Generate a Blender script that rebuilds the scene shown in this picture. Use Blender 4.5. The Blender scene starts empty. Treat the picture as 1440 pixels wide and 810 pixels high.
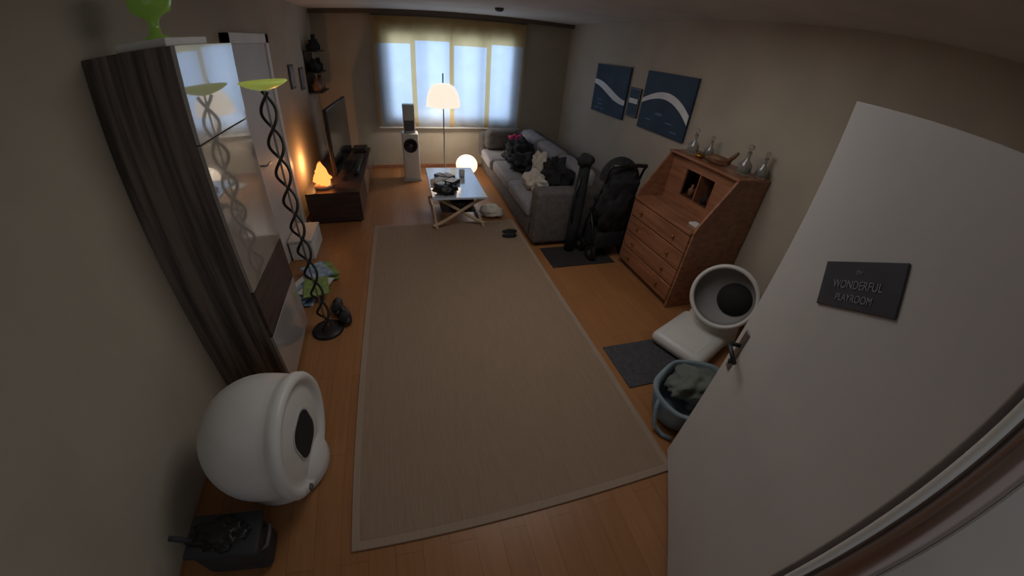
import bpy, bmesh, math, random
from mathutils import Matrix, Vector, noise
random.seed(4)
scene = bpy.context.scene
scene.view_settings.view_transform = 'Standard'
scene.view_settings.exposure = 0.3

# ------------------------------------------------------------ materials
def lin(c):
    out = []
    for v in c[:3]:
        v = v / 255.0
        out.append(v / 12.92 if v <= .04045 else ((v + .055) / 1.055) ** 2.4)
    return (*out, 1)

def mat(name, col, rough=.6, metal=0, col2=None, nscale=8, stretch=(1, 1, 1), bump=0, bscale=60,
        emit=None, estr=0, trans=0, coat=0, alpha=1, lo=.35, hi=.65, spec=.5):
    m = bpy.data.materials.new(name)
    m.use_nodes = True
    nt = m.node_tree
    b = nt.nodes['Principled BSDF']
    b.inputs['Base Color'].default_value = lin(col)
    b.inputs['Roughness'].default_value = rough
    b.inputs['Metallic'].default_value = metal
    b.inputs['Specular IOR Level'].default_value = spec
    tc = nt.nodes.new('ShaderNodeTexCoord')
    mp = nt.nodes.new('ShaderNodeMapping')
    mp.inputs['Scale'].default_value = stretch
    nt.links.new(tc.outputs['Object'], mp.inputs['Vector'])
    if col2 is None:
        col2 = tuple(max(0, c * .95) for c in col)
    nz = nt.nodes.new('ShaderNodeTexNoise')
    nz.inputs['Scale'].default_value = nscale
    nz.inputs['Detail'].default_value = 5
    nt.links.new(mp.outputs['Vector'], nz.inputs['Vector'])
    rp = nt.nodes.new('ShaderNodeValToRGB')
    rp.color_ramp.elements[0].position = lo
    rp.color_ramp.elements[0].color = lin(col)
    rp.color_ramp.elements[1].position = hi
    rp.color_ramp.elements[1].color = lin(col2)
    nt.links.new(nz.outputs['Fac'], rp.inputs['Fac'])
    nt.links.new(rp.outputs['Color'], b.inputs['Base Color'])
    if bump:
        n2 = nt.nodes.new('ShaderNodeTexNoise')
        n2.inputs['Scale'].default_value = bscale
        nt.links.new(mp.outputs['Vector'], n2.inputs['Vector'])
        bp = nt.nodes.new('ShaderNodeBump')
        bp.inputs['Strength'].default_value = bump
        bp.inputs['Distance'].default_value = .01
        nt.links.new(n2.outputs['Fac'], bp.inputs['Height'])
        nt.links.new(bp.outputs['Normal'], b.inputs['Normal'])
    if emit:
        b.inputs['Emission Color'].default_value = lin(emit)
        b.inputs['Emission Strength'].default_value = estr
    if trans:
        b.inputs['Transmission Weight'].default_value = trans
    if coat:
        b.inputs['Coat Weight'].default_value = min(1, coat)
        b.inputs['Coat Roughness'].default_value = .08
        if coat > 1:
            b.inputs['Coat IOR'].default_value = 2.0
            b.inputs['Coat Roughness'].default_value = .03
    return m

def floor_mat():
    m = bpy.data.materials.new('laminate_planks')
    m.use_nodes = True
    nt = m.node_tree
    b = nt.nodes['Principled BSDF']
    tc = nt.nodes.new('ShaderNodeTexCoord')
    mp = nt.nodes.new('ShaderNodeMapping')
    mp.inputs['Rotation'].default_value = (0, 0, math.pi / 2)
    nt.links.new(tc.outputs['Object'], mp.inputs['Vector'])
    br = nt.nodes.new('ShaderNodeTexBrick')
    br.inputs['Scale'].default_value = 1
    br.inputs['Brick Width'].default_value = 1.2
    br.inputs['Row Height'].default_value = .13
    br.inputs['Mortar Size'].default_value = .0012
    br.inputs['Color1'].default_value = lin((164, 114, 72))
    br.inputs['Color2'].default_value = lin((154, 105, 64))
    br.inputs['Mortar'].default_value = lin((122, 80, 48))
    nt.links.new(mp.outputs['Vector'], br.inputs['Vector'])
    mp2 = nt.nodes.new('ShaderNodeMapping')
    mp2.inputs['Scale'].default_value = (22, 1.6, 1)
    nt.links.new(tc.outputs['Object'], mp2.inputs['Vector'])
    nz = nt.nodes.new('ShaderNodeTexNoise')
    nz.inputs['Scale'].default_value = 2
    nz.inputs['Detail'].default_value = 6
    nt.links.new(mp2.outputs['Vector'], nz.inputs['Vector'])
    mx = nt.nodes.new('ShaderNodeMixRGB')
    mx.blend_type = 'MULTIPLY'
    mx.inputs['Fac'].default_value = .28
    nt.links.new(br.outputs['Color'], mx.inputs['Color1'])
    rp = nt.nodes.new('ShaderNodeValToRGB')
    rp.color_ramp.elements[0].color = (.45, .45, .45, 1)
    rp.color_ramp.elements[1].color = (1, 1, 1, 1)
    rp.color_ramp.elements[0].position = .3
    rp.color_ramp.elements[1].position = .7
    nt.links.new(nz.outputs['Fac'], rp.inputs['Fac'])
    nt.links.new(rp.outputs['Color'], mx.inputs['Color2'])
    nt.links.new(mx.outputs['Color'], b.inputs['Base Color'])
    b.inputs['Roughness'].default_value = .36
    return m

def weave_mat(name, c1, c2, scale=90):
    m = bpy.data.materials.new(name)
    m.use_nodes = True
    nt = m.node_tree
    b = nt.nodes['Principled BSDF']
    b.inputs['Roughness'].default_value = .95
    b.inputs['Specular IOR Level'].default_value = .1
    tc = nt.nodes.new('ShaderNodeTexCoord')
    w = []
    for ax in ('X', 'Y'):
        wv = nt.nodes.new('ShaderNodeTexWave')
        wv.bands_direction = ax
        wv.inputs['Scale'].default_value = scale / (3 if ax == 'X' else 1.5)
        wv.inputs['Distortion'].default_value = 1.0
        wv.inputs['Detail'].default_value = 1
        nt.links.new(tc.outputs['Object'], wv.inputs['Vector'])
        w.append(wv)
    mm = nt.nodes.new('ShaderNodeMath')
    mm.operation = 'MULTIPLY'
    nt.links.new(w[0].outputs['Fac'], mm.inputs[0])
    nt.links.new(w[1].outputs['Fac'], mm.inputs[1])
    mp = nt.nodes.new('ShaderNodeMapping')
    mp.inputs['Scale'].default_value = (60, 3, 1)
    nt.links.new(tc.outputs['Object'], mp.inputs['Vector'])
    nz = nt.nodes.new('ShaderNodeTexNoise')
    nz.inputs['Scale'].default_value = 1.5
    nz.inputs['Detail'].default_value = 4
    nt.links.new(mp.outputs['Vector'], nz.inputs['Vector'])
    ad = nt.nodes.new('ShaderNodeMath')
    ad.operation = 'MULTIPLY_ADD'
    ad.inputs[1].default_value = .45
    nt.links.new(mm.outputs[0], ad.inputs[0])
    m3 = nt.nodes.new('ShaderNodeMath')
    m3.operation = 'MULTIPLY'
    m3.inputs[1].default_value = .6
    nt.links.new(nz.outputs['Fac'], m3.inputs[0])
    nt.links.new(m3.outputs[0], ad.inputs[2])
    rp = nt.nodes.new('ShaderNodeValToRGB')
    rp.color_ramp.elements[0].color = lin(c2)
    rp.color_ramp.elements[1].color = lin(c1)
    rp.color_ramp.elements[0].position = .1
    rp.color_ramp.elements[1].position = .8
    nt.links.new(ad.outputs[0], rp.inputs['Fac'])
    nt.links.new(rp.outputs['Color'], b.inputs['Base Color'])
    bp = nt.nodes.new('ShaderNodeBump')
    bp.inputs['Strength'].default_value = .4
    bp.inputs['Distance'].default_value = .004
    nt.links.new(mm.outputs[0], bp.inputs['Height'])
    nt.links.new(bp.outputs['Normal'], b.inputs['Normal'])
    return m

def cloth_translucent(name, col, frac=.75):
    m = bpy.data.materials.new(name)
    m.use_nodes = True
    nt = m.node_tree
    nt.nodes.remove(nt.nodes['Principled BSDF'])
    out = nt.nodes['Material Output']
    tc = nt.nodes.new('ShaderNodeTexCoord')
    nz = nt.nodes.new('ShaderNodeTexNoise')
    nz.inputs['Scale'].default_value = 5
    nt.links.new(tc.outputs['Object'], nz.inputs['Vector'])
    rp = nt.nodes.new('ShaderNodeValToRGB')
    rp.color_ramp.elements[0].color = lin(tuple(c * .93 for c in col))
    rp.color_ramp.elements[1].color = lin(col)
    nt.links.new(nz.outputs['Fac'], rp.inputs['Fac'])
    d = nt.nodes.new('ShaderNodeBsdfDiffuse')
    t = nt.nodes.new('ShaderNodeBsdfTranslucent')
    nt.links.new(rp.outputs['Color'], d.inputs['Color'])
    nt.links.new(rp.outputs['Color'], t.inputs['Color'])
    mx = nt.nodes.new('ShaderNodeMixShader')
    mx.inputs[0].default_value = frac
    nt.links.new(d.outputs[0], mx.inputs[1])
    nt.links.new(t.outputs[0], mx.inputs[2])
    nt.links.new(mx.outputs[0], out.inputs['Surface'])
    return m

def pane_mat(name, tint=(.9, .95, 1)):
    m = bpy.data.materials.new(name)
    m.use_nodes = True
    nt = m.node_tree
    nt.nodes.remove(nt.nodes['Principled BSDF'])
    out = nt.nodes['Material Output']
    g = nt.nodes.new('ShaderNodeBsdfGlossy')
    g.inputs['Roughness'].default_value = .05
    t = nt.nodes.new('ShaderNodeBsdfTransparent')
    t.inputs['Color'].default_value = (*tint, 1)
    mx = nt.nodes.new('ShaderNodeMixShader')
    mx.inputs[0].default_value = .1
    nt.links.new(t.outputs[0], mx.inputs[1])
    nt.links.new(g.outputs[0], mx.inputs[2])
    nt.links.new(mx.outputs[0], out.inputs['Surface'])
    return m

M = {}
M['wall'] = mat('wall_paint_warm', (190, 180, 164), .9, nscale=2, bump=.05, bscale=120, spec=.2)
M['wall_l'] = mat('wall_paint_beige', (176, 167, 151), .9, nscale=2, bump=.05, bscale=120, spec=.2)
M['ceil'] = mat('ceiling_paint', (208, 204, 198), .95, nscale=2, spec=.1)
M['white'] = mat('white_paint', (222, 220, 215), .5, nscale=3)
M['white_g'] = mat('white_plastic', (216, 214, 210), .42, nscale=3)
M['offwhite'] = mat('white_plastic_shade', (185, 184, 180), .5, nscale=3)
M['doorw'] = mat('door_lacquer', (198, 194, 191), .55, nscale=1.5)
M['trimbrown'] = mat('frame_edge_bronze', (165, 148, 142), .25, metal=.8, nscale=3)
M['black'] = mat('black_plastic', (22, 22, 24), .45)
M['blackcloth'] = mat('black_cloth', (20, 20, 23), .9, col2=(34, 34, 38), nscale=12, bump=.4, bscale=30)
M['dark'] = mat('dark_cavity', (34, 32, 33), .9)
M['steel'] = mat('steel', (150, 150, 152), .3, metal=.9)
M['sofa'] = mat('sofa_grey_fabric', (152, 148, 150), .95, col2=(134, 131, 133), nscale=20, bump=.3, bscale=150)
M['sofad'] = mat('sofa_dark_fabric', (98, 91, 88), .95, col2=(84, 78, 76), nscale=20, bump=.3, bscale=150)
M['cabwood'] = mat('dark_streaked_wood', (118, 106, 98), .5, col2=(64, 55, 51), nscale=3.2, stretch=(9, 9, .35), lo=.38, hi=.62)
M['cabband'] = mat('dark_band_wood', (78, 65, 60), .4, col2=(52, 44, 40), nscale=3, stretch=(1, 1, 9))
M['gloss'] = mat('gloss_cream_lacquer', (150, 143, 134), .12, nscale=1.5, coat=2)
M['glosstop'] = mat('gloss_white_lacquer', (176, 172, 169), .12, nscale=1.5, coat=2)
M['bench'] = mat('tv_bench_wood', (66, 50, 45), .35, col2=(46, 35, 32), nscale=4, stretch=(1, 6, 6))
M['benchg'] = mat('tv_bench_gloss_grey', (120, 116, 114), .25, coat=.5)
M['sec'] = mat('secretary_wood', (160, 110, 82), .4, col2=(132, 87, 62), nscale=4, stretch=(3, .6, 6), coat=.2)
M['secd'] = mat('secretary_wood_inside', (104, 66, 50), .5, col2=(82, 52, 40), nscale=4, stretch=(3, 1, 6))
M['brass'] = mat('brass', (170, 130, 60), .3, metal=1)
M['rug'] = weave_mat('sisal_weave', (164, 140, 118), (134, 113, 94))
M['rugb'] = weave_mat('rug_border', (172, 151, 132), (148, 129, 111), 140)
M['mat'] = mat('grey_mat', (78, 77, 80), .95, col2=(64, 63, 67), nscale=40, bump=.5, bscale=200)
M['matd'] = mat('dark_mat', (46, 42, 41), .95, col2=(36, 33, 33), nscale=40, bump=.5, bscale=200)
M['bag'] = mat('blue_grey_fabric', (138, 154, 162), .8, col2=(120, 136, 144), nscale=6, bump=.3, bscale=20)
M['bagin'] = mat('grey_green_fabric', (118, 123, 115), .9, col2=(94, 99, 94), nscale=6, bump=.5, bscale=15)
M['green'] = mat('lime_shade', (188, 206, 104), .35, emit=(190, 205, 96), estr=.2)
M['greeng'] = mat('green_glass', (140, 172, 84), .15, trans=.35, emit=(130, 165, 70), estr=.05)
M['glass'] = mat('clear_glass', (225, 225, 220), .06, trans=.85)
M['navy'] = mat('navy_canvas', (46, 70, 92), .7, col2=(32, 50, 72), nscale=3, bump=.1)
M['swoosh'] = mat('white_pigment', (235, 238, 240), .7)
M['cloud'] = mat('blue_pigment', (96, 130, 152), .7, nscale=10)
M['sign'] = mat('slate_sign', (58, 60, 66), .6, col2=(50, 52, 58), nscale=10)
M['signtx'] = mat('sign_lettering', (135, 137, 143), .7)
M['frame'] = mat('small_frame', (60, 56, 52), .5)
M['photo'] = mat('small_print', (150, 150, 148), .5, col2=(80, 82, 84), nscale=12)
M['tv'] = mat('tv_screen', (14, 16, 20), .12, coat=1)
M['grey'] = mat('grey_plastic', (84, 84, 88), .6)
M['lgrey'] = mat('drum_liner_grey', (142, 140, 139), .6)
M['dgrey'] = mat('dark_grey_plastic', (54, 53, 56), .75, col2=(40, 40, 43), nscale=6)
M['pink'] = mat('pink_fabric', (190, 60, 110), .8)
M['whitecloth'] = mat('white_cloth', (205, 198, 185), .85, nscale=6, bump=.3, bscale=20)
M['tabletop'] = mat('table_top', (190, 200, 215), .12, nscale=2, coat=1)
M['tablewood'] = mat('bent_birch', (196, 176, 150), .4, col2=(176, 152, 124), nscale=5)
M['paper'] = mat('paper_white', (210, 210, 208), .8)
M['blue'] = mat('print_blue', (90, 125, 160), .6, col2=(150, 178, 195), nscale=18)
M['lime'] = mat('print_green', (130, 160, 80), .6, col2=(90, 125, 80), nscale=18)
M['amber'] = mat('brown_ceramic', (120, 84, 58), .5)
M['lampglow'] = mat('lit_lampshade', (235, 228, 215), .8, emit=(255, 240, 220), estr=.75)
M['globeglow'] = mat('lit_globe', (240, 225, 200), .6, emit=(255, 232, 204), estr=.95)
M['salt'] = mat('salt_rock', (235, 140, 80), .6, col2=(220, 95, 45), nscale=10, emit=(255, 140, 66), estr=1.8, bump=.6, bscale=14)
M['yellowc'] = cloth_translucent('curtain_cream_frame_tone', (224, 196, 142), .64)  # cream cloth of the top band, also the painted frame tone of the strips
M['bluec'] = cloth_translucent('curtain_sheer_fabric', (222, 226, 232), .78)
M['pane'] = pane_mat('window_glass')
M['red'] = mat('dark_red', (90, 30, 28), .5)
M['rail'] = mat('curtain_rail_brown', (98, 84, 70), .5)

# ------------------------------------------------------------ geometry helpers
def link(ob, parent=None):
    bpy.context.collection.objects.link(ob)
    if parent:
        ob.parent = parent
    return ob

def empty(name, loc=(0, 0, 0), rz=0):
    e = bpy.data.objects.new(name, None)
    e.empty_display_size = .1
    e.location = loc
    e.rotation_euler = (0, 0, rz)
    bpy.context.collection.objects.link(e)
    return e

def from_bm(name, bm, m, parent=None, smooth=False, mods=()):
    me = bpy.data.meshes.new(name)
    bmesh.ops.recalc_face_normals(bm, faces=bm.faces)
    bm.to_mesh(me)
    bm.free()
    for p in me.polygons:
        p.use_smooth = smooth
    if isinstance(m, (list, tuple)):
        for q in m:
            me.materials.append(q)
    else:
        me.materials.append(m)
    ob = bpy.data.objects.new(name, me)
    return link(ob, parent)

def box(name, a, b, m, parent=None, bev=0, seg=2, rot=None, taper=None):
    bm = bmesh.new()
    bmesh.ops.create_cube(bm, size=1)
    c = Vector([(x + y) / 2 for x, y in zip(a, b)])
    s = Vector([abs(y - x) for x, y in zip(a, b)])
    for v in bm.verts:
        k = 1
        if taper and v.co.z > 0:
            k = taper
        v.co = Vector((v.co.x * s.x * k, v.co.y * s.y * k, v.co.z * s.z))
    if bev:
        bmesh.ops.bevel(bm, geom=bm.edges[:], offset=min(bev, min(s) * .49), segments=seg, affect='EDGES', profile=.5)
    if rot:
        bmesh.ops.rotate(bm, verts=bm.verts, cent=(0, 0, 0), matrix=rot)
    bmesh.ops.translate(bm, verts=bm.verts, vec=c)
    return from_bm(name, bm, m, parent, smooth=bool(bev) and seg > 2)

def boxes(name, lst, m, parent=None):
    bm = bmesh.new()
    for a, b in lst:
        r = bmesh.ops.create_cube(bm, size=1)
        for v in r['verts']:
            v.co = Vector([(a[i] + b[i]) / 2 + v.co[i] * abs(b[i] - a[i]) for i in range(3)])
    return from_bm(name, bm, m, parent)

def axis_mat(d):
    return Vector((0, 0, 1)).rotation_difference(Vector(d).normalized()).to_matrix()

def lathe(name, prof, m, parent=None, loc=(0, 0, 0), axis=(0, 0, 1), seg=40, scale=(1, 1, 1)):
    bm = bmesh.new()
    rings = []
    for r, z in prof:
        if r < 1e-5:
            rings.append([bm.verts.new((0, 0, z))])
        else:
            rings.append([bm.verts.new((r * math.cos(2 * math.pi * i / seg) * scale[0], r * math.sin(2 * math.pi * i / seg) * scale[1], z * scale[2])) for i in range(seg)])
    for a, b in zip(rings, rings[1:]):
        for i in range(seg):
            j = (i + 1) % seg
            if len(a) == 1 and len(b) == 1:
                continue
            if len(a) == 1:
                bm.faces.new((a[0], b[i], b[j]))
            elif len(b) == 1:
                bm.faces.new((a[i], b[0], a[j]))
            else:
                bm.faces.new((a[i], b[i], b[j], a[j]))
    bmesh.ops.rotate(bm, verts=bm.verts, cent=(0, 0, 0), matrix=axis_mat(axis))
    bmesh.ops.translate(bm, verts=bm.verts, vec=loc)
    ob = from_bm(name, bm, m, parent, smooth=True)
    return ob

def cyl(name, p0, p1, r, m, parent=None, r1=None, seg=24):
    p0 = Vector(p0)
    p1 = Vector(p1)
    L = (p1 - p0).length
    r1 = r if r1 is None else r1
    ob = lathe(name, [(0, 0), (r, 0), (r, .0005), (r1, L - .0005), (r1, L), (0, L)], m, parent, p0, p1 - p0, seg)
    for p in ob.data.polygons:
        p.use_smooth = abs(p.normal.dot((p1 - p0).normalized())) < .9
    return ob

def tube(name, pts, r, m, parent=None, seg=10, closed=False):
    bm = bmesh.new()
    pts = [Vector(p) for p in pts]
    n = len(pts)
    rings = []
    prev = None
    for i, p in enumerate(pts):
        if closed:
            t = pts[(i + 1) % n] - pts[i - 1]
        else:
            t = pts[min(i + 1, n - 1)] - pts[max(i - 1, 0)]
        t.normalize()
        if prev is None:
            nn = t.orthogonal().normalized()
        else:
            nn = (prev - t * prev.dot(t)).normalized()
        prev = nn
        bb = t.cross(nn)
        rr = r[i] if isinstance(r, (list, tuple)) else r
        rings.append([bm.verts.new(p + (nn * math.cos(2 * math.pi * k / seg) + bb * math.sin(2 * math.pi * k / seg)) * rr) for k in range(seg)])
    rng = range(n) if closed else range(n - 1)
    for i in rng:
        a, b = rings[i], rings[(i + 1) % n]
        for k in range(seg):
            bm.faces.new((a[k], a[(k + 1) % seg], b[(k + 1) % seg], b[k]))
    if not closed:
        bm.faces.new(rings[0][::-1])
        bm.faces.new(rings[-1])
    return from_bm(name, bm, m, parent, smooth=True)

def blob(name, c, s, m, parent=None, amp=.25, freq=2.5, seed=0, sub=4, flat=None, rz=0):
    """crumpled cloth-like lump"""
    bm = bmesh.new()
    bmesh.ops.create_icosphere(bm, subdivisions=sub, radius=1)
    for v in bm.verts:
        d = v.co.normalized()
        q = d * freq + Vector((seed * 7.3, seed * 3.1, seed * 1.7))
        k = 1 + amp * noise.noise(q) + amp * .6 * (abs(noise.noise(q * 2.3)) - .3)
        v.co = Vector((d.x * s[0], d.y * s[1], d.z * s[2])) * k
    if rz:
        bmesh.ops.rotate(bm, verts=bm.verts, cent=(0, 0, 0), matrix=Matrix.Rotation(rz, 3, 'Z'))
    bmesh.ops.translate(bm, verts=bm.verts, vec=c)
    if flat is not None:
        for v in bm.verts:
            v.co.z = max(v.co.z, flat)
    return from_bm(name, bm, m, parent, smooth=True)

# ------------------------------------------------------------ room shell
XL, XR, YF, CZ = -1.318, 2.94, 6.72, 2.5
box('floor', (XL - .1, -1.2, -.1), (XR + .1, YF + .3, 0), floor_mat())
box('ceiling', (XL - .1, -1.2, CZ), (XR + .1, YF + .3, CZ + .1), M['ceil'])
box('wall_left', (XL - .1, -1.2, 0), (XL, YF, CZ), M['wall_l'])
box('wall_right', (XR, -.06, 0), (XR + .1, YF, CZ), M['wall'])
WX0, WX1, WZ0, WZ1 = -.2, 1.9, .85, 2.2
boxes('wall_far', [((XL, YF, 0), (XR, YF + .15, WZ0)), ((XL, YF, WZ1), (XR, YF + .15, CZ)),
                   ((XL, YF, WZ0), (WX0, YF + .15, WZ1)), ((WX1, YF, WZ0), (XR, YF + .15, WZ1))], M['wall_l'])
# wall beside the doorway (door hinges here)
box('wall_near', (.98, -.16, 0), (XR + .1, -.06, CZ), M['wall'])
box('baseboard_far', (XL, YF - .015, 0), (XR, YF, .06), M['sec'])
box('baseboard_right', (XR - .015, -.06, 0), (XR, YF - .015, .06), M['sec'])
box('baseboard_left', (XL, 2.55, 0), (XL + .015, YF - .015, .06), M['sec'])
box('trim_curtain_rail', (XL, YF - .12, 2.44), (XR, YF - .02, 2.5), M['rail'])

# window
w = empty('window_1')
fr = []
t = .05
for a, b in [((WX0, YF + .03, WZ0), (WX1, YF + .09, WZ0 + t)), ((WX0, YF + .03, WZ1 - t), (WX1, YF + .09, WZ1))]:
    fr.append((a, b))
n = 4
for i in range(n + 1):
    x = WX0 + (WX1 - WX0) * i / n
    fr.append(((max(WX0, x - .03), YF + .03, WZ0), (min(WX1, x + .03), YF + .09, WZ1)))
boxes('frame', fr, M['white'], w)
box('pane', (WX0, YF + .06, WZ0), (WX1, YF + .064, WZ1), M['pane'], w)
box('sill', (WX0 - .1, YF - .02, WZ0 - .035), (WX1 + .1, YF + .03, WZ0 - .003), M['white'], w)

# panel curtains, four panels
cx0, cx1, cz0, cz1 = -.41, 2.09, .71, 2.42
pw = (cx1 - cx0) / 4
for i in range(4):
    e = empty('panel_curtain')
    x0 = cx0 + i * pw
    def sheet(nm, xa, xb, za, zb, m, yy):
        bm = bmesh.new()
        N = 24
        cols = []
        for k in range(N + 1):
            x = xa + (xb - xa) * k / N
            y = yy + .006 * math.sin((x - x0) * 26 + i)
            cols.append((bm.verts.new((x, y, za)), bm.verts.new((x, y, zb))))
        for a, b in zip(cols, cols[1:]):
            bm.faces.new((a[0], b[0], b[1], a[1]))
        return from_bm(nm, bm, m, e, smooth=True)
    yy = YF - .06 - .012 * (i % 2)
    ztop = 2.02 + (.05 if i % 2 else 0)
    sheet('sheer', x0 + .04, x0 + pw - .04, cz0 + .02, ztop, M['bluec'], yy)
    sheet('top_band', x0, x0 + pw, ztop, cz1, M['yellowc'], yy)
    sheet('frame_strip_left', x0, x0 + .04, cz0 + .02, ztop, M['yellowc'], yy)  # side strips paint in the window frame seen through the backlit cloth
    sheet('frame_strip_right', x0 + pw - .04, x0 + pw, cz0 + .02, ztop, M['yellowc'], yy)
    box('hem_bar', (x0, yy - .008, cz0), (x0 + pw, yy + .008, cz0 + .02), M['white'], e)
    box('carrier', (x0, yy - .008, cz1 - .01), (x0 + pw, yy + .008, cz1 + .025), M['rail'], e)

# white interior door in left wall
d2 = empty('door_2')
box('leaf', (XL, 3.35, .01), (XL + .03, 4.25, 2.02), M['doorw'], d2, .004)
boxes('casing', [((XL, 3.27, 0), (XL + .045, 3.35, 2.1)), ((XL, 4.25, 0), (XL + .045, 4.33, 2.1)), ((XL, 3.27, 2.02), (XL + .045, 4.33, 2.1))], M['white'], d2)
tube('lever', [(XL + .03, 3.43, 1.03), (XL + .08, 3.43, 1.03), (XL + .085, 3.46, 1.03), (XL + .085, 3.55, 1.03)], .009, M['steel'], d2)

# ------------------------------------------------------------ open door (hinged near camera)
ux, uy = -.3568, -.5457
L = math.hypot(ux, uy)
ux, uy = ux / L, uy / L
ang = math.atan2(uy, ux)           # local +x runs from free edge to hinge
door = empty('door_1', (1.3763, .7726, 0), ang)
nloc = Vector((-math.sin(ang), math.cos(ang)))
cs = 1 if nloc.dot(Vector((0 - 1.3763, 0 - .7726))) > 0 else -1
def dl(a, b):
    return ((a[0], a[1] * cs, a[2]), (b[0], b[1] * cs, b[2]))
a, b = dl((0, -.04, .014), (.955, 0, 2.0))
box('leaf', a, b, M['doorw'], door, .003)
a, b = dl((.045, 0, .84), (.085, .008, 1.06))
box('backplate', a, b, M['steel'], door, .003)
tube('lever', [(.065, .005 * cs, .98), (.065, .045 * cs, .98), (.075, .055 * cs, .98), (.19, .055 * cs, .975)], .010, M['black'], door)
tube('keyhole', [(.065, .006 * cs, .88), (.065, .014 * cs, .88)], .012, M['black'], door)
# tilted sign
scx, scz = .455, 1.558
tilt = math.radians(28.5)
R3 = Matrix.Rotation(-tilt, 3, 'Y')
e_s = empty('slate_door_sign', (1.3763, .7726, 0), ang)
box('plate', (scx - .168, .001 * cs, scz - .068), (scx + .168, .007 * cs, scz + .068), M['sign'], e_s, .002, rot=R3)
for i, (txt, sz) in enumerate((('the', .020), ('WONDERFUL', .034), ('PLAYROOM', .030))):
    cu = bpy.data.curves.new('lettering', 'FONT')
    cu.body = txt
    cu.size = sz
    cu.align_x = 'CENTER'
    cu.align_y = 'CENTER'
    cu.extrude = .0006
    to = bpy.data.objects.new('lettering_%d' % (i + 1), cu)
    cu.materials.append(M['signtx'])
    to.parent = e_s
    bpy.context.collection.objects.link(to)
    off = R3 @ Vector((0, 0, .038 - i * .038))
    X = R3 @ Vector((1, 0, 0))
    Z = R3 @ Vector((0, 0, 1))
    Y = Vector((0, cs, 0))
    if X.cross(Z).dot(Y) < 0:
        X = -X
    mt = Matrix((X, Z, Y)).transposed().to_4x4()
    mt.translation = Vector((scx, .0085 * cs, scz)) + off
    to.matrix_local = mt

# door frame (hinge side): white bead, bronze glossy rounded edge, then white jamb
hx, hy = 1.3763 + ux * .985, .7726 + uy * .985
jb = empty('trim_door_frame')
zs = (0, .5, 1, 1.5, 2.0, 2.1)
tube('hinge_bead', [(hx - .003, hy - .000, z) for z in zs], .011, M['white'], jb, 16)
tube('edge_profile', [(hx + .016, hy - .050, z) for z in zs], .036, M['trimbrown'], jb, 28)
box('jamb', (hx + .022, hy - .75, 0), (hx + .15, hy - .088, 2.1), M['white'], jb, .006)

# ------------------------------------------------------------ rug
rg = empty('sisal_rug')
rx0, rx1, ry0, ry1 = -.4675, 1.34, .653, 4.21
box('field', (rx0 + .04, ry0 + .04, 0.001), (rx1 - .04, ry1 - .04, .011), M['rug'], rg)
boxes('border', [((rx0, ry0, .001), (rx1, ry0 + .04, .012)), ((rx0, ry1 - .04, .001), (rx1, ry1, .012)),
                 ((rx0, ry0 + .04, .001), (rx0 + .04, ry1 - .04, .012)), ((rx1 - .04, ry0 + .04, .001), (rx1, ry1 - .04, .012))], M['rugb'], rg)

# ------------------------------------------------------------ tall cabinet
cb = empty('tall_cabinet')
c0, c1, y0, y1, hz = XL + .003, -.894, 1.755, 2.43, 2.01
cf = c1 - .048
boxes('carcass', [((c0, y0, 0), (c1 - .02, y0 + .025, hz)), ((c0, y1 - .025, 0), (cf, y1, hz)),
                  ((c0, y0 + .025, hz - .03), (cf, y1 - .025, hz)), ((c0, y0 + .025, 0), (cf - .02, y1 - .025, .05)),
                  ((c0, y0 + .025, .05), (c0 + .02, y1 - .025, hz - .03))], M['cabwood'], cb)
# the front stands about two degrees off the side panels
def front(nm, za, zb, m_):
    Rz = Matrix.Rotation(math.radians(2.0), 3, 'Z')
    bm = bmesh.new()
    bmesh.ops.create_cube(bm, size=1)
    W_ = y1 - y0 - .004
    for v in bm.verts:
        v.co = Vector((v.co.x * .02 - .01, (v.co.y + .5) * W_, (za + zb) / 2 + v.co.z * (zb - za)))
    bmesh.ops.bevel(bm, geom=bm.edges[:], offset=.002, segments=2, affect='EDGES', profile=.5)
    bmesh.ops.rotate(bm, verts=bm.verts, cent=(0, 0, 0), matrix=Rz)
    bmesh.ops.translate(bm, verts=bm.verts, vec=(c1, y0 + .002, 0))
    return from_bm(nm, bm, m_, cb)
front('door_upper', 1.603, hz, M['glosstop'])
front('door_middle', .803, 1.597, M['gloss'])
front('drawer_band', .473, .797, M['cabband'])
front('door_lower', .04, .467, M['glosstop'])

box('white_board_game_box', (XL + .14, 1.80, 2.011), (-.95, 2.2, 2.045), M['white'], None, .004)
gb = empty('green_goblet')
lathe('goblet', [(0, 0), (.06, 0), (.06, .006), (.026, .02), (.022, .07), (.034, .09), (.08, .115), (.092, .15), (.092, .22), (.085, .22), (.085, .15), (.07, .122), (0, .105)],
      M['greeng'], gb, (-1.05, 1.92, 2.046))

# ------------------------------------------------------------ twisted pole lamp with lime dish
pl = empty('twisted_floor_lamp')
bx, by = -.750, 2.32
lathe('base', [(0, 0), (.12, 0), (.12, .015), (.11, .025), (.03, .035), (0, .035)], M['black'], pl, (bx, by, 0.0))
cyl('core_pole', (bx, by, .03), (bx, by, 1.76), .006, M['steel'], pl)
for s in (0, 1):
    pts = []
    for i in range(260):
        z = .04 + 1.71 * i / 259
        a_ = z * 2 * math.pi / .36 + s * math.pi
        pts.append((bx + .04 * math.cos(a_), by + .04 * math.sin(a_), z))
    tube('strand_%d' % (s + 1), pts, .009, M['black'], pl, 8)
lathe('dish', [(0, 1.755), (.03, 1.757), (.07, 1.768), (.105, 1.783), (.13, 1.80), (.126, 1.806), (.1, 1.79), (.06, 1.776), (0, 1.772)], M['green'], pl, (bx, by, 0))

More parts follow.
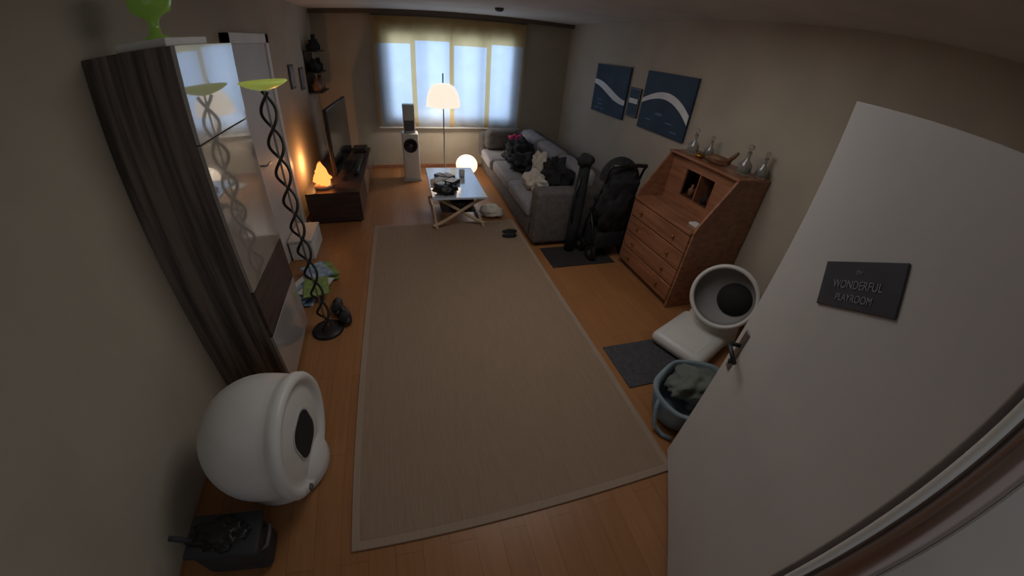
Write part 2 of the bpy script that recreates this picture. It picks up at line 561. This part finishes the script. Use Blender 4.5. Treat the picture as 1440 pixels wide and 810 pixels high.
e = empty('black_shoes')
for k, (xx, yy, r_) in enumerate(((-.62, 2.44, .3), (-.70, 2.58, .1))):
    blob('shoe_%d' % (k + 1), (xx, yy, .04), (.045, .12, .05), M['black'], e, .15, 1.5, k, 3, 0.001, r_)
    blob('collar_%d' % (k + 1), (xx, yy - .06, .07), (.038, .05, .04), M['blackcloth'], e, .1, 1.5, k, 3, 0.001)
e = empty('magazine_pile')
for k in range(9):
    cx, cy = -.98 + random.uniform(-.07, .1), 2.98 + random.uniform(-.2, .25)
    box('magazine_%d' % (k + 1), (cx - .105, cy - .145, .002 + k * .012), (cx + .105, cy + .145, .012 + k * .012),
        [M['paper'], M['blue'], M['lime']][k % 3], e, rot=Matrix.Rotation(random.uniform(-.8, .8), 3, 'Z'))
e = empty('storage_box')
box('body', (XL + .05, 3.5, 0), (XL + .28, 3.95, .2), M['paper'], e, .01)
box('lid', (XL + .045, 3.495, .2), (XL + .285, 3.955, .23), M['offwhite'], e, .008)

# ------------------------------------------------------------ enclosed litter box, left: egg-shaped dome facing into the room
ax = Vector((.985, -.09, .0)).normalized()
Rg = .315
c = Vector((-.845, 1.165, .33))
e = empty('enclosed_litter_box')
prof = [(0, -Rg * .98)]
for i in range(1, 15):
    th = math.pi * i / 30
    prof.append((Rg * math.sin(th), -Rg * .98 * math.cos(th)))
prof += [(Rg, 0), (Rg * .995, Rg * .15), (Rg * .98, Rg * .3), (Rg * .965, Rg * .40), (Rg * .975, Rg * .45), (Rg * 1.0, Rg * .50), (Rg * 1.0, Rg * .58),
         (Rg * .96, Rg * .64), (Rg * .89, Rg * .65), (Rg * .84, Rg * .61), (Rg * .80, Rg * .56), (Rg * .7, Rg * .58), (Rg * .5, Rg * .61), (0, Rg * .62)]
lathe('dome', prof, M['white_g'], e, c, ax, 64)
rot = axis_mat(ax)
def fbox(nm, hx_, hy_, d0, d1, m_, bev, dz=0):
    bm = bmesh.new()
    bmesh.ops.create_cube(bm, size=1)
    for v in bm.verts:
        v.co = Vector((v.co.x * hx_ * 2, v.co.y * hy_ * 2, (d0 + d1) / 2 + v.co.z * (d1 - d0)))
    ed = [q for q in bm.edges if abs((q.verts[0].co - q.verts[1].co).normalized().z) > .9]
    bmesh.ops.bevel(bm, geom=ed, offset=bev, segments=8, affect='EDGES', profile=.5)
    bmesh.ops.rotate(bm, verts=bm.verts, cent=(0, 0, 0), matrix=rot)
    bmesh.ops.translate(bm, verts=bm.verts, vec=c + Vector((0, 0, dz)))
    return from_bm(nm, bm, m_, e)
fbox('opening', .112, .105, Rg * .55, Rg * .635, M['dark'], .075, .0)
fbox('opening_lip', .122, .115, Rg * .55, Rg * .628, M['offwhite'], .082, .0)
lathe('plinth', [(0, 0), (.225, 0), (.245, .03), (.24, .1), (.2, .17), (.17, .2)], M['white_g'], e, (c.x, c.y, 0.001), (0, 0, 1), 48, (1.0, .95, 1))
box('control_button', (c.x + .2, c.y - .24, .15), (c.x + .215, c.y - .21, .18), M['grey'], e, .003)

# ------------------------------------------------------------ right one: drum with round porthole + big step tray
ax = Vector((-.80, -.48, .42)).normalized()
Rg = .27
c = Vector((2.46, 1.66, .41))
e = empty('enclosed_litter_box')
prof = [(0, -Rg * .9)]
for i in range(1, 12):
    th = math.pi * i / 22
    prof.append((Rg * math.sin(th), -Rg * .9 * math.cos(th)))
prof += [(Rg, Rg * .3), (Rg * .99, Rg * .44), (Rg * .95, Rg * .5), (Rg * .89, Rg * .5), (Rg * .86, Rg * .44)]
lathe('drum', prof, M['white_g'], e, c, ax, 56)
lathe('drum_inside', [(Rg * .86, Rg * .44), (Rg * .85, Rg * .2), (Rg * .8, Rg * .05), (0, -Rg * .02)], M['lgrey'], e, c, ax, 48)
side = ax.cross(Vector((0, 0, 1))).normalized()
upv = side.cross(ax).normalized()
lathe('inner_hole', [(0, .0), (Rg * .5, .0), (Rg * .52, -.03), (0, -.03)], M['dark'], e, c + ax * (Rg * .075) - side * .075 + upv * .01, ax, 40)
box('tray', (-.28, -.23, 0.0105), (.30, .23, .13), M['white_g'], e, .09, 5)
tr = e.children[-1]
tr.location = (2.17, 1.57, 0)
tr.rotation_euler = (0, 0, math.radians(22))
box('tray_recess', (-.2, -.15, .12), (.08, .15, .1315), M['white'], e, .004)
t2 = e.children[-1]
t2.location = (2.17, 1.57, 0)
t2.rotation_euler = (0, 0, math.radians(22))
lathe('pedestal', [(0, 0), (.22, 0), (.23, .03), (.215, .14), (.19, .2), (.13, .2)], M['white_g'], e, (2.50, 1.68, .001), (0, 0, 1), 40)

box('litter_mat', (1.40, 1.27, .001), (2.06, 1.69, .009), M['mat'], None, .003)

# ------------------------------------------------------------ open fabric bag
e = empty('fabric_tote_bag')
bc = Vector((1.68, 1.0, 0))
prof = [(0, .004), (.22, .004), (.27, .03), (.30, .12), (.31, .20), (.325, .24), (.31, .255), (.285, .24), (.27, .18), (.24, .08), (0, .05)]
ob = lathe('shell', prof, M['bag'], e, bc, (0, 0, 1), 64, (.92, .72, 1))
for v in ob.data.vertices:
    q = v.co * 5
    v.co += Vector((noise.noise(q), noise.noise(q + Vector((9, 0, 0))), 0)) * .03 * (v.co.z / .28)
    v.co.z *= 1 + .25 * noise.noise(q * .6)
blob('blanket', (bc.x + .05, bc.y + .07, .2), (.21, .13, .09), M['bagin'], e, .45, 2.2, 3)
blob('black_item', (bc.x - .06, bc.y - .1, .2), (.08, .05, .05), M['blackcloth'], e, .4, 2.2, 5, 3)
tube('strap', [(bc.x - .27, bc.y + .02, .22), (bc.x - .31, bc.y - .02, .16), (bc.x - .31, bc.y - .06, .05), (bc.x - .28, bc.y - .13, .02), (bc.x - .24, bc.y - .17, .018)], .014, M['bag'], e)

# ------------------------------------------------------------ dark grey bin bottom left
e = empty('litter_waste_bin')
box('body', (-1.15, .63, .001), (-.83, .81, .24), M['dgrey'], e, .035, 4)
box('rim', (-1.16, .62, .225), (-.82, .82, .25), M['dgrey'], e, .012, 3)
blob('liner', (-1.0, .72, .25), (.13, .07, .03), M['black'], e, .5, 3, 8, 4)
tube('scoop_handle', [(-1.11, .70, .24), (-1.16, .69, .30), (-1.19, .685, .33)], .012, M['dgrey'], e)
tube('side_handle', [(-.83, .66, .19), (-.80, .67, .2), (-.795, .72, .205), (-.80, .76, .2), (-.83, .77, .19)], .009, M['grey'], e)

# ------------------------------------------------------------ TV bench, tv, salt lamp
e = empty('tv_bench')
X0, X1, Y0, Y1 = -1.235, -.60, 4.38, 6.62
boxes('carcass', [((X0, Y0, .37), (X1, Y1, .40)), ((X0, Y0, .03), (X1, Y0 + .03, .37)), ((X0, Y1 - .03, .03), (X1, Y1, .37)),
                  ((X0, Y0 + .03, .03), (X1 - .02, Y1 - .03, .06)), ((X0, Y0 + .03, .06), (X0 + .02, Y1 - .03, .37))], M['bench'], e)
for k in range(3):
    ya = Y0 + .035 + k * .725
    box('drawer_%d' % (k + 1), (X1 - .02, ya, .065), (X1 - .001, ya + .715, .365), M['benchg'] if k else M['bench'], e, .003)
boxes('feet', [((X0 + .03, Y0 + .03, 0), (X0 + .08, Y0 + .08, .03)), ((X1 - .08, Y0 + .03, 0), (X1 - .03, Y0 + .08, .03)),
               ((X0 + .03, Y1 - .08, 0), (X0 + .08, Y1 - .03, .03)), ((X1 - .08, Y1 - .08, 0), (X1 - .03, Y1 - .03, .03))], M['black'], e)
tv = empty('television', (-.90, 5.50, 0), math.radians(-2))
box('panel', (-.025, -.68, .46), (.02, .68, 1.28), M['black'], tv, .006)
box('screen', (.018, -.665, .48), (.024, .665, 1.265), M['tv'], tv)
box('neck', (-.03, -.06, .41), (0, .06, .5), M['black'], tv)
box('foot', (-.13, -.25, .401), (.13, .25, .415), M['black'], tv, .004)
e = empty('salt_lamp')
lathe('wood_base', [(0, .4), (.11, .4), (.11, .425), (0, .425)], M['tablewood'], e, (-1.05, 4.62, .001))
ob = blob('salt_crystal', (-1.05, 4.62, .565), (.11, .11, .15), M['salt'], e, .35, 2.5, 2, 4)
for v in ob.data.vertices:
    k = 1 - .9 * max(0, (v.co.z - .5)) / .25
    v.co.x = -1.05 + (v.co.x + 1.05) * max(.25, k)
    v.co.y = 4.62 + (v.co.y - 4.62) * max(.25, k)
e = empty('soundbar')
box('bar', (-.74, 5.05, .401), (-.66, 6.0, .46), M['black'], e, .015, 3)
e = empty('game_console')
box('case', (-.86, 6.25, .401), (-.64, 6.52, .47), M['black'], e, .01)
box('disc_slot', (-.642, 6.3, .425), (-.638, 6.45, .43), M['grey'], e)

e = empty('wall_shelf')
sx0, sx1, sy0, sy1 = XL + .003, XL + .2, 5.95, 6.5
boxes('boards', [((sx0, sy0, z), (sx1, sy1, z + .02)) for z in (1.35, 1.62, 1.9)] + [((sx0, sy0, 1.35), (sx0 + .015, sy1, 1.92))], M['black'], e)
for k in range(9):
    z = (1.371, 1.641, 1.921)[k % 3]
    y = sy0 + .08 + .17 * (k // 3) + .03 * (k % 2)
    h = random.uniform(.12, .22)
    lathe('ornament_%d' % (k + 1), [(0, 0), (.06, 0), (.065, h * .5), (.03, h * .7), (.03, h), (0, h)], M['blackcloth'] if k % 3 else M['amber'], e, (XL + .11, y, z), (0, 0, 1), 16)
for (ya, za) in ((5.05, 1.5), (5.55, 1.44)):
    e = empty('small_picture_frame')
    box('frame', (XL + .002, ya, za), (XL + .02, ya + .2, za + .28), M['frame'], e, .003)
    box('print', (XL + .02, ya + .025, za + .025), (XL + .023, ya + .175, za + .255), M['photo'], e)

# ------------------------------------------------------------ white tower speaker
e = empty('tower_speaker')
tx, ty = .08, 6.05
box('body', (tx - .13, ty - .13, .03), (tx + .13, ty + .13, .76), M['white_g'], e, .02, 4)
box('plinth', (tx - .14, ty - .14, 0.001), (tx + .14, ty + .14, .03), M['offwhite'], e, .006)
lathe('ring', [(0, 0), (.11, 0), (.11, .012), (.08, .016), (.078, .004), (0, .002)], M['black'], e, (tx, ty - .128, .58), (0, -1, 0))
lathe('cone', [(.03, .006), (.03, .02), (0, .026)], M['grey'], e, (tx, ty - .128, .58), (0, -1, 0))
box('upper_box', (tx - .09, ty - .08, .761), (tx + .09, ty + .08, 1.18), M['offwhite'], e, .01)
box('grille', (tx - .075, ty - .084, .79), (tx + .075, ty - .079, .95), M['grey'], e)

# ------------------------------------------------------------ floor lamp by the window
e = empty('floor_lamp')
lx, ly = .645, 6.22
lathe('base', [(0, 0), (.15, 0), (.15, .015), (.03, .03), (0, .03)], M['white'], e, (lx, ly, 0.001))
cyl('pole', (lx, ly, .03), (lx, ly, 1.62), .011, M['steel'], e)
lathe('shade', [(.275, 1.13), (.27, 1.2), (.24, 1.33), (.18, 1.43), (.10, 1.47), (.02, 1.48), (.02, 1.475), (.1, 1.462), (.175, 1.42), (.235, 1.325), (.264, 1.2), (.269, 1.13), (.275, 1.13)], M['lampglow'], e, (lx, ly, 0))
e = empty('globe_lamp')
gx, gy = 1.02, 6.15
lathe('base', [(0, 0), (.1, 0), (.1, .02), (.08, .03), (0, .03)], M['white'], e, (gx, gy, 0.001))
lathe('globe', [(0, .03)] + [(.19 * math.sin(math.pi * i / 20), .20 - .17 * math.cos(math.pi * i / 20)) for i in range(1, 20)] + [(0, .37)], M['globeglow'], e, (gx, gy, 0))

# ------------------------------------------------------------ coffee table with bent base
e = empty('coffee_table')
tx0, tx1, ty0, ty1, tz = .25, .92, 3.96, 5.18, .44
box('top', (tx0, ty0, tz - .025), (tx1, ty1, tz), M['tabletop'], e, .006)
for k, yy in enumerate((ty0 + .12, ty1 - .12)):
    for s in (-1, 1):
        pts = []
        cxm = (tx0 + tx1) / 2
        for i in range(21):
            t_ = i / 20
            xx = cxm + s * .33 * math.cos(math.pi * t_)
            zz = .04 + (tz - .075) * t_ + .05 * math.sin(2 * math.pi * t_) * -1
            pts.append((xx, yy + s * .02, max(.036, zz)))
        tube('bent_leg_%d%d' % (k + 1, (s + 3) // 2), pts, .022, M['tablewood'], e, 8)
for k, xx in enumerate((tx0 + .04, tx1 - .04)):
    cyl('runner_%d' % (k + 1), (xx, ty0 + .05, .035), (xx, ty1 - .05, .035), .018, M['tablewood'], e)
box('lower_shelf', (tx0 + .12, ty0 + .2, .17), (tx1 - .12, ty1 - .2, .185), M['dgrey'], e)
lathe('basket', [(0, 0), (.15, 0), (.19, .14), (.18, .15), (.17, .14), (.14, .02), (0, .02)], M['black'], e, (.62, 4.26, .187))
e = empty('table_clutter')
random.seed(9)
for k in range(9):
    xx, yy = tx0 + .12 + random.random() * .26, ty0 + .14 + random.random() * .8
    box('gadget_%d' % (k + 1), (xx - .06, yy - .09, tz + .001), (xx + .06, yy + .09, tz + .03 + .03 * random.random()),
        [M['black'], M['paper'], M['grey']][k % 3], e, .006, rot=Matrix.Rotation(random.uniform(-1, 1), 3, 'Z'))
lathe('mug', [(0, 0), (.035, 0), (.04, .09), (.036, .09), (.032, .01), (0, .01)], M['white'], e, (.72, 4.75, tz + .001))
blob('headset', (.42, 4.12, tz + .05), (.13, .1, .06), M['black'], e, .6, 3, 6, 3, tz + .001)
e = empty('fluffy_cushion')
blob('pillow', (1.08, 4.42, .07), (.15, .17, .08), M['whitecloth'], e, .3, 2, 4, 4, .002)

# ------------------------------------------------------------ L-shaped sofa
e = empty('corner_sofa')
S = M['sofa']
D = M['sofad']
box('base', (1.36, 3.55, .05), (2.45, 6.55, .28), D, e, .03, 4)
box('arm', (1.36, 3.42, .04), (2.45, 3.66, .68), D, e, .05, 5)
box('seat_cushion_1', (1.34, 3.67, .27), (2.12, 4.6, .45), S, e, .06, 5)
box('seat_cushion_2', (1.34, 4.61, .27), (2.12, 5.55, .45), S, e, .06, 5)
box('seat_cushion_3', (1.30, 5.56, .27), (2.12, 6.3, .45), S, e, .06, 5)
box('backrest', (2.2, 3.6, .28), (2.48, 6.55, .72), D, e, .07, 5)
box('far_backrest', (1.30, 6.32, .28), (2.2, 6.58, .70), D, e, .07, 5)
for k in range(3):
    box('back_cushion_%d' % (k + 1), (2.02, 3.75 + k * .86, .44), (2.26, 4.57 + k * .86, .80), S, e, .08, 5, rot=Matrix.Rotation(-.12, 3, 'Y'))
box('far_cushion', (1.36, 6.12, .45), (1.95, 6.36, .78), D, e, .08, 5, rot=Matrix.Rotation(.1, 3, 'X'))
for k, (xx, yy) in enumerate(((1.44, 3.5), (2.38, 3.5), (1.44, 6.45), (2.38, 6.45))):
    cyl('foot_%d' % (k + 1), (xx, yy, 0), (xx, yy, .06), .03, M['black'], e)
e = empty('clothes_pile')
blob('black_jacket', (1.74, 4.95, .54), (.22, .36, .14), M['blackcloth'], e, .6, 2.5, 1, 4, .452)
blob('black_trousers', (1.76, 5.45, .58), (.22, .3, .2), M['blackcloth'], e, .6, 2.5, 2, 4, .452)
blob('dark_sweater', (1.86, 4.2, .62), (.17, .32, .22), M['blackcloth'], e, .6, 2.5, 5, 4, .452)
blob('pink_cloth', (1.80, 5.80, .72), (.12, .1, .08), M['pink'], e, .5, 2.5, 3, 4)
blob('white_shirt', (1.62, 4.22, .54), (.15, .2, .12), M['whitecloth'], e, .6, 2.2, 7, 4, .452)
blob('white_bag', (1.74, 4.45, .68), (.1, .09, .18), M['whitecloth'], e, .5, 2, 9, 4)

e = empty('black_slippers')
for k in range(2):
    blob('slipper_%d' % (k + 1), (1.16 + .03 * k, 3.72 + .11 * k, .035), (.1, .045, .024), M['blackcloth'], e, .15, 1.5, k, 3, .013, 0)

# dark mat and black stroller
box('doormat', (1.45, 2.93, .001), (2.22, 3.38, .009), M['matd'], None, .003)
e = empty('baby_stroller', (2.15, 3.18, .009), math.radians(4))
K = M['black']
for sx in (-.22, .22):
    for sy in (-.12, .12):
        r_ = .085
        cyl('wheel_%d%d' % (sx > 0, sy > 0), (sx - .02, sy, r_), (sx + .02, sy, r_), r_, K, e)
        cyl('hub_%d%d' % (sx > 0, sy > 0), (sx - .023, sy, r_), (sx + .023, sy, r_), .035, M['steel'], e)
for sx in (-.21, .21):
    tube('frame_a_%d' % (sx > 0), [(sx, .12, .09), (sx, .1, .4), (sx, -.05, .75), (sx, -.12, 1.02), (sx, -.15, 1.07)], .014, K, e)
    tube('frame_b_%d' % (sx > 0), [(sx, -.12, .09), (sx, -.06, .35), (sx, .08, .55)], .013, K, e)
tube('handlebar', [(-.21, -.15, 1.07), (-.1, -.16, 1.08), (.1, -.16, 1.08), (.21, -.15, 1.07)], .02, K, e)
box('basket', (-.19, -.15, .12), (.19, .15, .34), M['blackcloth'], e, .04, 4)
box('seat', (-.18, -.14, .42), (.18, .16, .54), M['blackcloth'], e, .05, 4)
box('seat_back', (-.18, -.16, .5), (.18, -.05, .95), M['blackcloth'], e, .05, 4, rot=Matrix.Rotation(.15, 3, 'X'))
prof = [(.24 * math.cos(a_), .24 * math.sin(a_)) for a_ in [math.pi / 2 * i / 10 for i in range(11)]]
lathe('canopy', [(max(r_, 0), z_) for r_, z_ in prof], M['blackcloth'], e, (.02, 0, .88), (0, .1, 1), 32, (.9, .8, 1))
blob('hanging_jacket', (-.03, -.12, .66), (.22, .07, .34), M['blackcloth'], e, .5, 2.4, 11, 4)
blob('footmuff', (0, .04, .62), (.18, .13, .16), M['blackcloth'], e, .4, 2.2, 12, 4)
# black tripod bag standing at the sofa's arm
e = empty('black_tripod_bag')
tube('bag_body', [(1.79, 3.29, .012), (1.795, 3.295, .3), (1.80, 3.30, .7), (1.805, 3.305, .98), (1.81, 3.31, 1.12)], [.06, .07, .065, .06, .03], M['blackcloth'], e, 16)
tube('carry_strap', [(1.75, 3.26, .35), (1.70, 3.22, .55), (1.71, 3.22, .75), (1.76, 3.26, .9)], .01, M['black'], e)
blob('top_flap', (1.80, 3.30, 1.06), (.09, .08, .07), M['blackcloth'], e, .4, 2.2, 17, 3)
e = empty('black_backpack')
blob('pack_body', (2.62, 3.19, .35), (.13, .16, .36), M['blackcloth'], e, .3, 1.8, 14, 4, .002)
blob('front_pocket', (2.52, 3.2, .25), (.06, .12, .16), M['blackcloth'], e, .2, 1.8, 15, 4, .002)
tube('strap', [(2.53, 3.1, .62), (2.49, 3.06, .5), (2.48, 3.06, .35), (2.51, 3.08, .2)], .015, M['blackcloth'], e)

# ------------------------------------------------------------ slant-front secretary desk
e = empty('secretary_desk')
W = M['sec']
fx, bxk, ya, yb = 2.28, XR - .017, 2.06, 2.97
zd, zt, tf = .80, 1.26, 2.55
def side_panel(nm, y0_, y1_):
    bm = bmesh.new()
    P = [(fx, 0.001), (bxk, 0.001), (bxk, zt), (tf, zt), (fx + .02, zd + .06), (fx, zd)]
    v0_ = [bm.verts.new((x, y0_, z)) for x, z in P]
    v1_ = [bm.verts.new((x, y1_, z)) for x, z in P]
    bm.faces.new(v0_)
    bm.faces.new(v1_[::-1])
    for i in range(len(P)):
        j = (i + 1) % len(P)
        bm.faces.new((v0_[i], v0_[j], v1_[j], v1_[i]))
    from_bm(nm, bm, W, e)
side_panel('side_near', ya, ya + .022)
side_panel('side_far', yb - .022, yb)
box('top', (tf - .01, ya - .008, zt + .001), (bxk, yb + .008, zt + .022), W, e, .004)
box('desk_surface', (fx - .02, ya + .022, zd - .03), (bxk, yb - .022, zd), W, e, .004)
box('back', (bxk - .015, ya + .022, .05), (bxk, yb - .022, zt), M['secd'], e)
NY0, NY1 = 2.34, 2.72
box('pigeonhole_face_upper', (2.60, ya + .022, 1.16), (2.62, yb - .022, zt), W, e)
box('pigeonhole_face_lower', (2.60, ya + .022, zd), (2.62, yb - .022, .90), W, e)
box('pigeonhole_left', (2.60, NY1, .9), (2.62, yb - .022, 1.16), W, e)
box('pigeonhole_right', (2.60, ya + .022, .9), (2.62, NY0, 1.16), W, e)
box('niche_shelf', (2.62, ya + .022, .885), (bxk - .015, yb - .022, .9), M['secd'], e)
box('niche_divider', (2.605, (NY0 + NY1) / 2 - .007, .9), (2.9, (NY0 + NY1) / 2 + .007, 1.16), W, e)
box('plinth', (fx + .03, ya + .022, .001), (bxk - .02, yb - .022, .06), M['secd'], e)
for k in range(4):
    za = .07 + k * .175
    box('drawer_%d' % (k + 1), (fx - .012, ya + .026, za), (fx + .02, yb - .026, za + .165), W, e, .006)
    for j, yy in enumerate((ya + .2, yb - .2)):
        lathe('knob_%d%d' % (k + 1, j + 1), [(0, 0), (.006, 0), (.006, .012), (.014, .018), (.012, .026), (0, .028)], M['brass'], e, (fx - .012, yy, za + .083), (-1, 0, 0), 16)
e = empty('desk_trinkets')
for k, (yy, h, m_) in enumerate(((2.39, .14, 'red'), (2.46, .1, 'dark'), (2.58, .17, 'red'), (2.66, .12, 'amber'))):
    lathe('bottle_%d' % (k + 1), [(0, 0), (.03, 0), (.032, h * .6), (.014, h * .75), (.014, h), (0, h)], M[m_], e, (2.68, yy, .901), (0, 0, 1), 16)
box('card', (2.38, 2.16, .801), (2.46, 2.26, .82), M['paper'], e, .003)
ztp = zt + .0235
def decanter(yy, xx, s, nm='glass_decanter'):
    e = empty(nm)
    lathe('body', [(0, 0), (.05 * s, 0), (.06 * s, .03 * s), (.055 * s, .09 * s), (.02 * s, .13 * s), (.017 * s, .18 * s), (.024 * s, .19 * s), (.018 * s, .19 * s), (.012 * s, .18 * s), (.014 * s, .13 * s), (.045 * s, .09 * s), (.05 * s, .03 * s), (0, .01 * s)], M['glass'], e, (xx, yy, ztp), (0, 0, 1), 24)
    lathe('stopper', [(0, .0), (.012 * s, 0), (.012 * s, .02 * s), (.026 * s, .035 * s), (.022 * s, .06 * s), (0, .07 * s)], M['glass'], e, (xx, yy, ztp + .185 * s), (0, 0, 1), 24)
decanter(2.82, 2.68, .95)
decanter(2.72, 2.8, .8)
decanter(2.2, 2.72, 1.0)
decanter(2.12, 2.85, .9)
e = empty('wooden_shoe_ornament')
blob('carved_body', (2.68, 2.47, ztp + .04), (.06, .12, .045), M['amber'], e, .3, 1.5, 4, 3, ztp, .5)
tube('handle', [(2.70, 2.38, ztp + .05), (2.72, 2.34, ztp + .11), (2.72, 2.31, ztp + .15)], [.022, .018, .012], M['amber'], e)
e = empty('small_bowl')
lathe('bowl', [(0, 0), (.03, 0), (.06, .035), (.055, .035), (.03, .008), (0, .006)], M['brass'], e, (2.64, 2.66, ztp))

# ------------------------------------------------------------ pictures on right wall
def canvas(nm, y0_, y1_, z0_, z1_, curve, extra=None):
    e = empty(nm)
    box('canvas', (XR - .035, y0_, z0_), (XR - .002, y1_, z1_), M['navy'], e, .003)
    bm = bmesh.new()
    N = 40
    rows = []
    for i in range(N + 1):
        y = y1_ - (y1_ - y0_) * i / N
        zc, wd = curve(i / N)
        rows.append((bm.verts.new((XR - .0365, y, zc - wd)), bm.verts.new((XR - .0365, y, zc + wd))))
    for a_, b_ in zip(rows, rows[1:]):
        bm.faces.new((a_[0], b_[0], b_[1], a_[1]))
    from_bm('light_streak', bm, M['swoosh'], e)
    random.seed(len(nm) + int(y0_ * 10))
    for k in range(5):
        yy = random.uniform(y0_ + .1, y1_ - .2)
        zz = random.uniform(z0_ + .05, z0_ + .22)
        box('ripple_%d' % (k + 1), (XR - .0362, yy, zz), (XR - .035, yy + .12, zz + .012), M['cloud'], e)
canvas('canvas_picture', 4.556, 5.49, 1.283, 1.946, lambda t_: (1.70 - .20 * (3 * t_ ** 2 - 2 * t_ ** 3), .030 + .02 * math.sin(math.pi * t_)))
canvas('canvas_picture', 3.256, 4.163, 1.283, 1.946, lambda t_: (1.60 + .17 * math.sin(t_ * 2.2) - .22 * t_ ** 2.2, .026 + .025 * t_))
e = empty('small_picture_frame')
box('frame', (XR - .025, 4.24, 1.36), (XR - .002, 4.49, 1.72), M['frame'], e, .003)
box('print', (XR - .028, 4.265, 1.385), (XR - .025, 4.465, 1.695), M['navy'], e)
box('streak', (XR - .030, 4.265, 1.53), (XR - .028, 4.465, 1.59), M['swoosh'], e)

e = empty('ceiling_spotlight')
lathe('housing', [(0, 0), (.05, 0), (.05, -.03), (.035, -.07), (0, -.075)], M['black'], e, (-1.05, 4.6, CZ - .001))
e = empty('smoke_detector')
lathe('housing', [(0, 0), (.06, 0), (.055, -.03), (.03, -.045), (0, -.045)], M['grey'], e, (1.3, 5.4, CZ - .001))

# ------------------------------------------------------------ lights
def area(name, loc, rot, sx, sy, e_, col):
    l = bpy.data.lights.new(name, 'AREA')
    l.shape = 'RECTANGLE'
    l.size = sx
    l.size_y = sy
    l.energy = e_
    l.color = col
    o = bpy.data.objects.new(name, l)
    o.location = loc
    o.rotation_euler = rot
    bpy.context.collection.objects.link(o)
    return o
def point(name, loc, e_, col, r=.05):
    l = bpy.data.lights.new(name, 'POINT')
    l.energy = e_
    l.color = col
    l.shadow_soft_size = r
    o = bpy.data.objects.new(name, l)
    o.location = loc
    bpy.context.collection.objects.link(o)
    return o
area('daylight', ((WX0 + WX1) / 2, YF + .8, 1.7), (math.radians(-90), 0, 0), 3.2, 2.2, 64, (.63, .78, 1))
point('floor_lamp_bulb', (lx, ly, 1.25), 13, (1, .93, .84), .05)
point('globe_bulb', (gx, gy - .35, .35), 1.6, (1, .9, .78), .04)
point('salt_bulb', (-1.18, 4.86, .64), 6.5, (1, .46, .16), .03)
area('ceiling_fill', (.9, 2.2, 2.46), (0, 0, 0), 1.2, 1.2, 12.5, (1, .97, .94))  # unseen fill light added under the ceiling to brighten the room
point('hall_fill', (.35, -.95, 2.2), 2.2, (.85, .92, 1), .08)  # unseen fill added behind the camera to light the jamb and frame edge
wd = bpy.data.worlds.new('world')
scene.world = wd
wd.use_nodes = True
wd.node_tree.nodes['Background'].inputs[0].default_value = (.68, .71, .76, 1)
wd.node_tree.nodes['Background'].inputs[1].default_value = .24

# ------------------------------------------------------------ camera: wide-angle lens
yaw, p, roll, H = .3250, .6149, .0898, 1.9658
fw = Vector((math.sin(yaw) * math.cos(p), math.cos(yaw) * math.cos(p), -math.sin(p)))
r = Vector((math.cos(yaw), -math.sin(yaw), 0))
u = r.cross(fw)
r2 = r * math.cos(roll) + u * math.sin(roll)
u2 = -r * math.sin(roll) + u * math.cos(roll)
cam = bpy.data.cameras.new('camera')
co = bpy.data.objects.new('camera', cam)
bpy.context.collection.objects.link(co)
co.matrix_world = Matrix(((r2[0], u2[0], -fw[0], 0), (r2[1], u2[1], -fw[1], 0), (r2[2], u2[2], -fw[2], H), (0, 0, 0, 1)))
cam.type = 'PANO'
cam.sensor_width = 36
cam.sensor_height = 20.25
cam.clip_start = .01
kk = (8.63644807e-02, -1.42419310e-03, -4.48963029e-06, 7.44817537e-07)
for tgt in (cam, getattr(cam, 'cycles', None)):
    try:
        tgt.panorama_type = 'FISHEYE_LENS_POLYNOMIAL'
        tgt.fisheye_fov = 3.1
        tgt.fisheye_polynomial_k0 = 0
        for i in range(4):
            setattr(tgt, 'fisheye_polynomial_k%d' % (i + 1), -kk[i])
    except Exception as ex:
        print(ex)
scene.camera = co
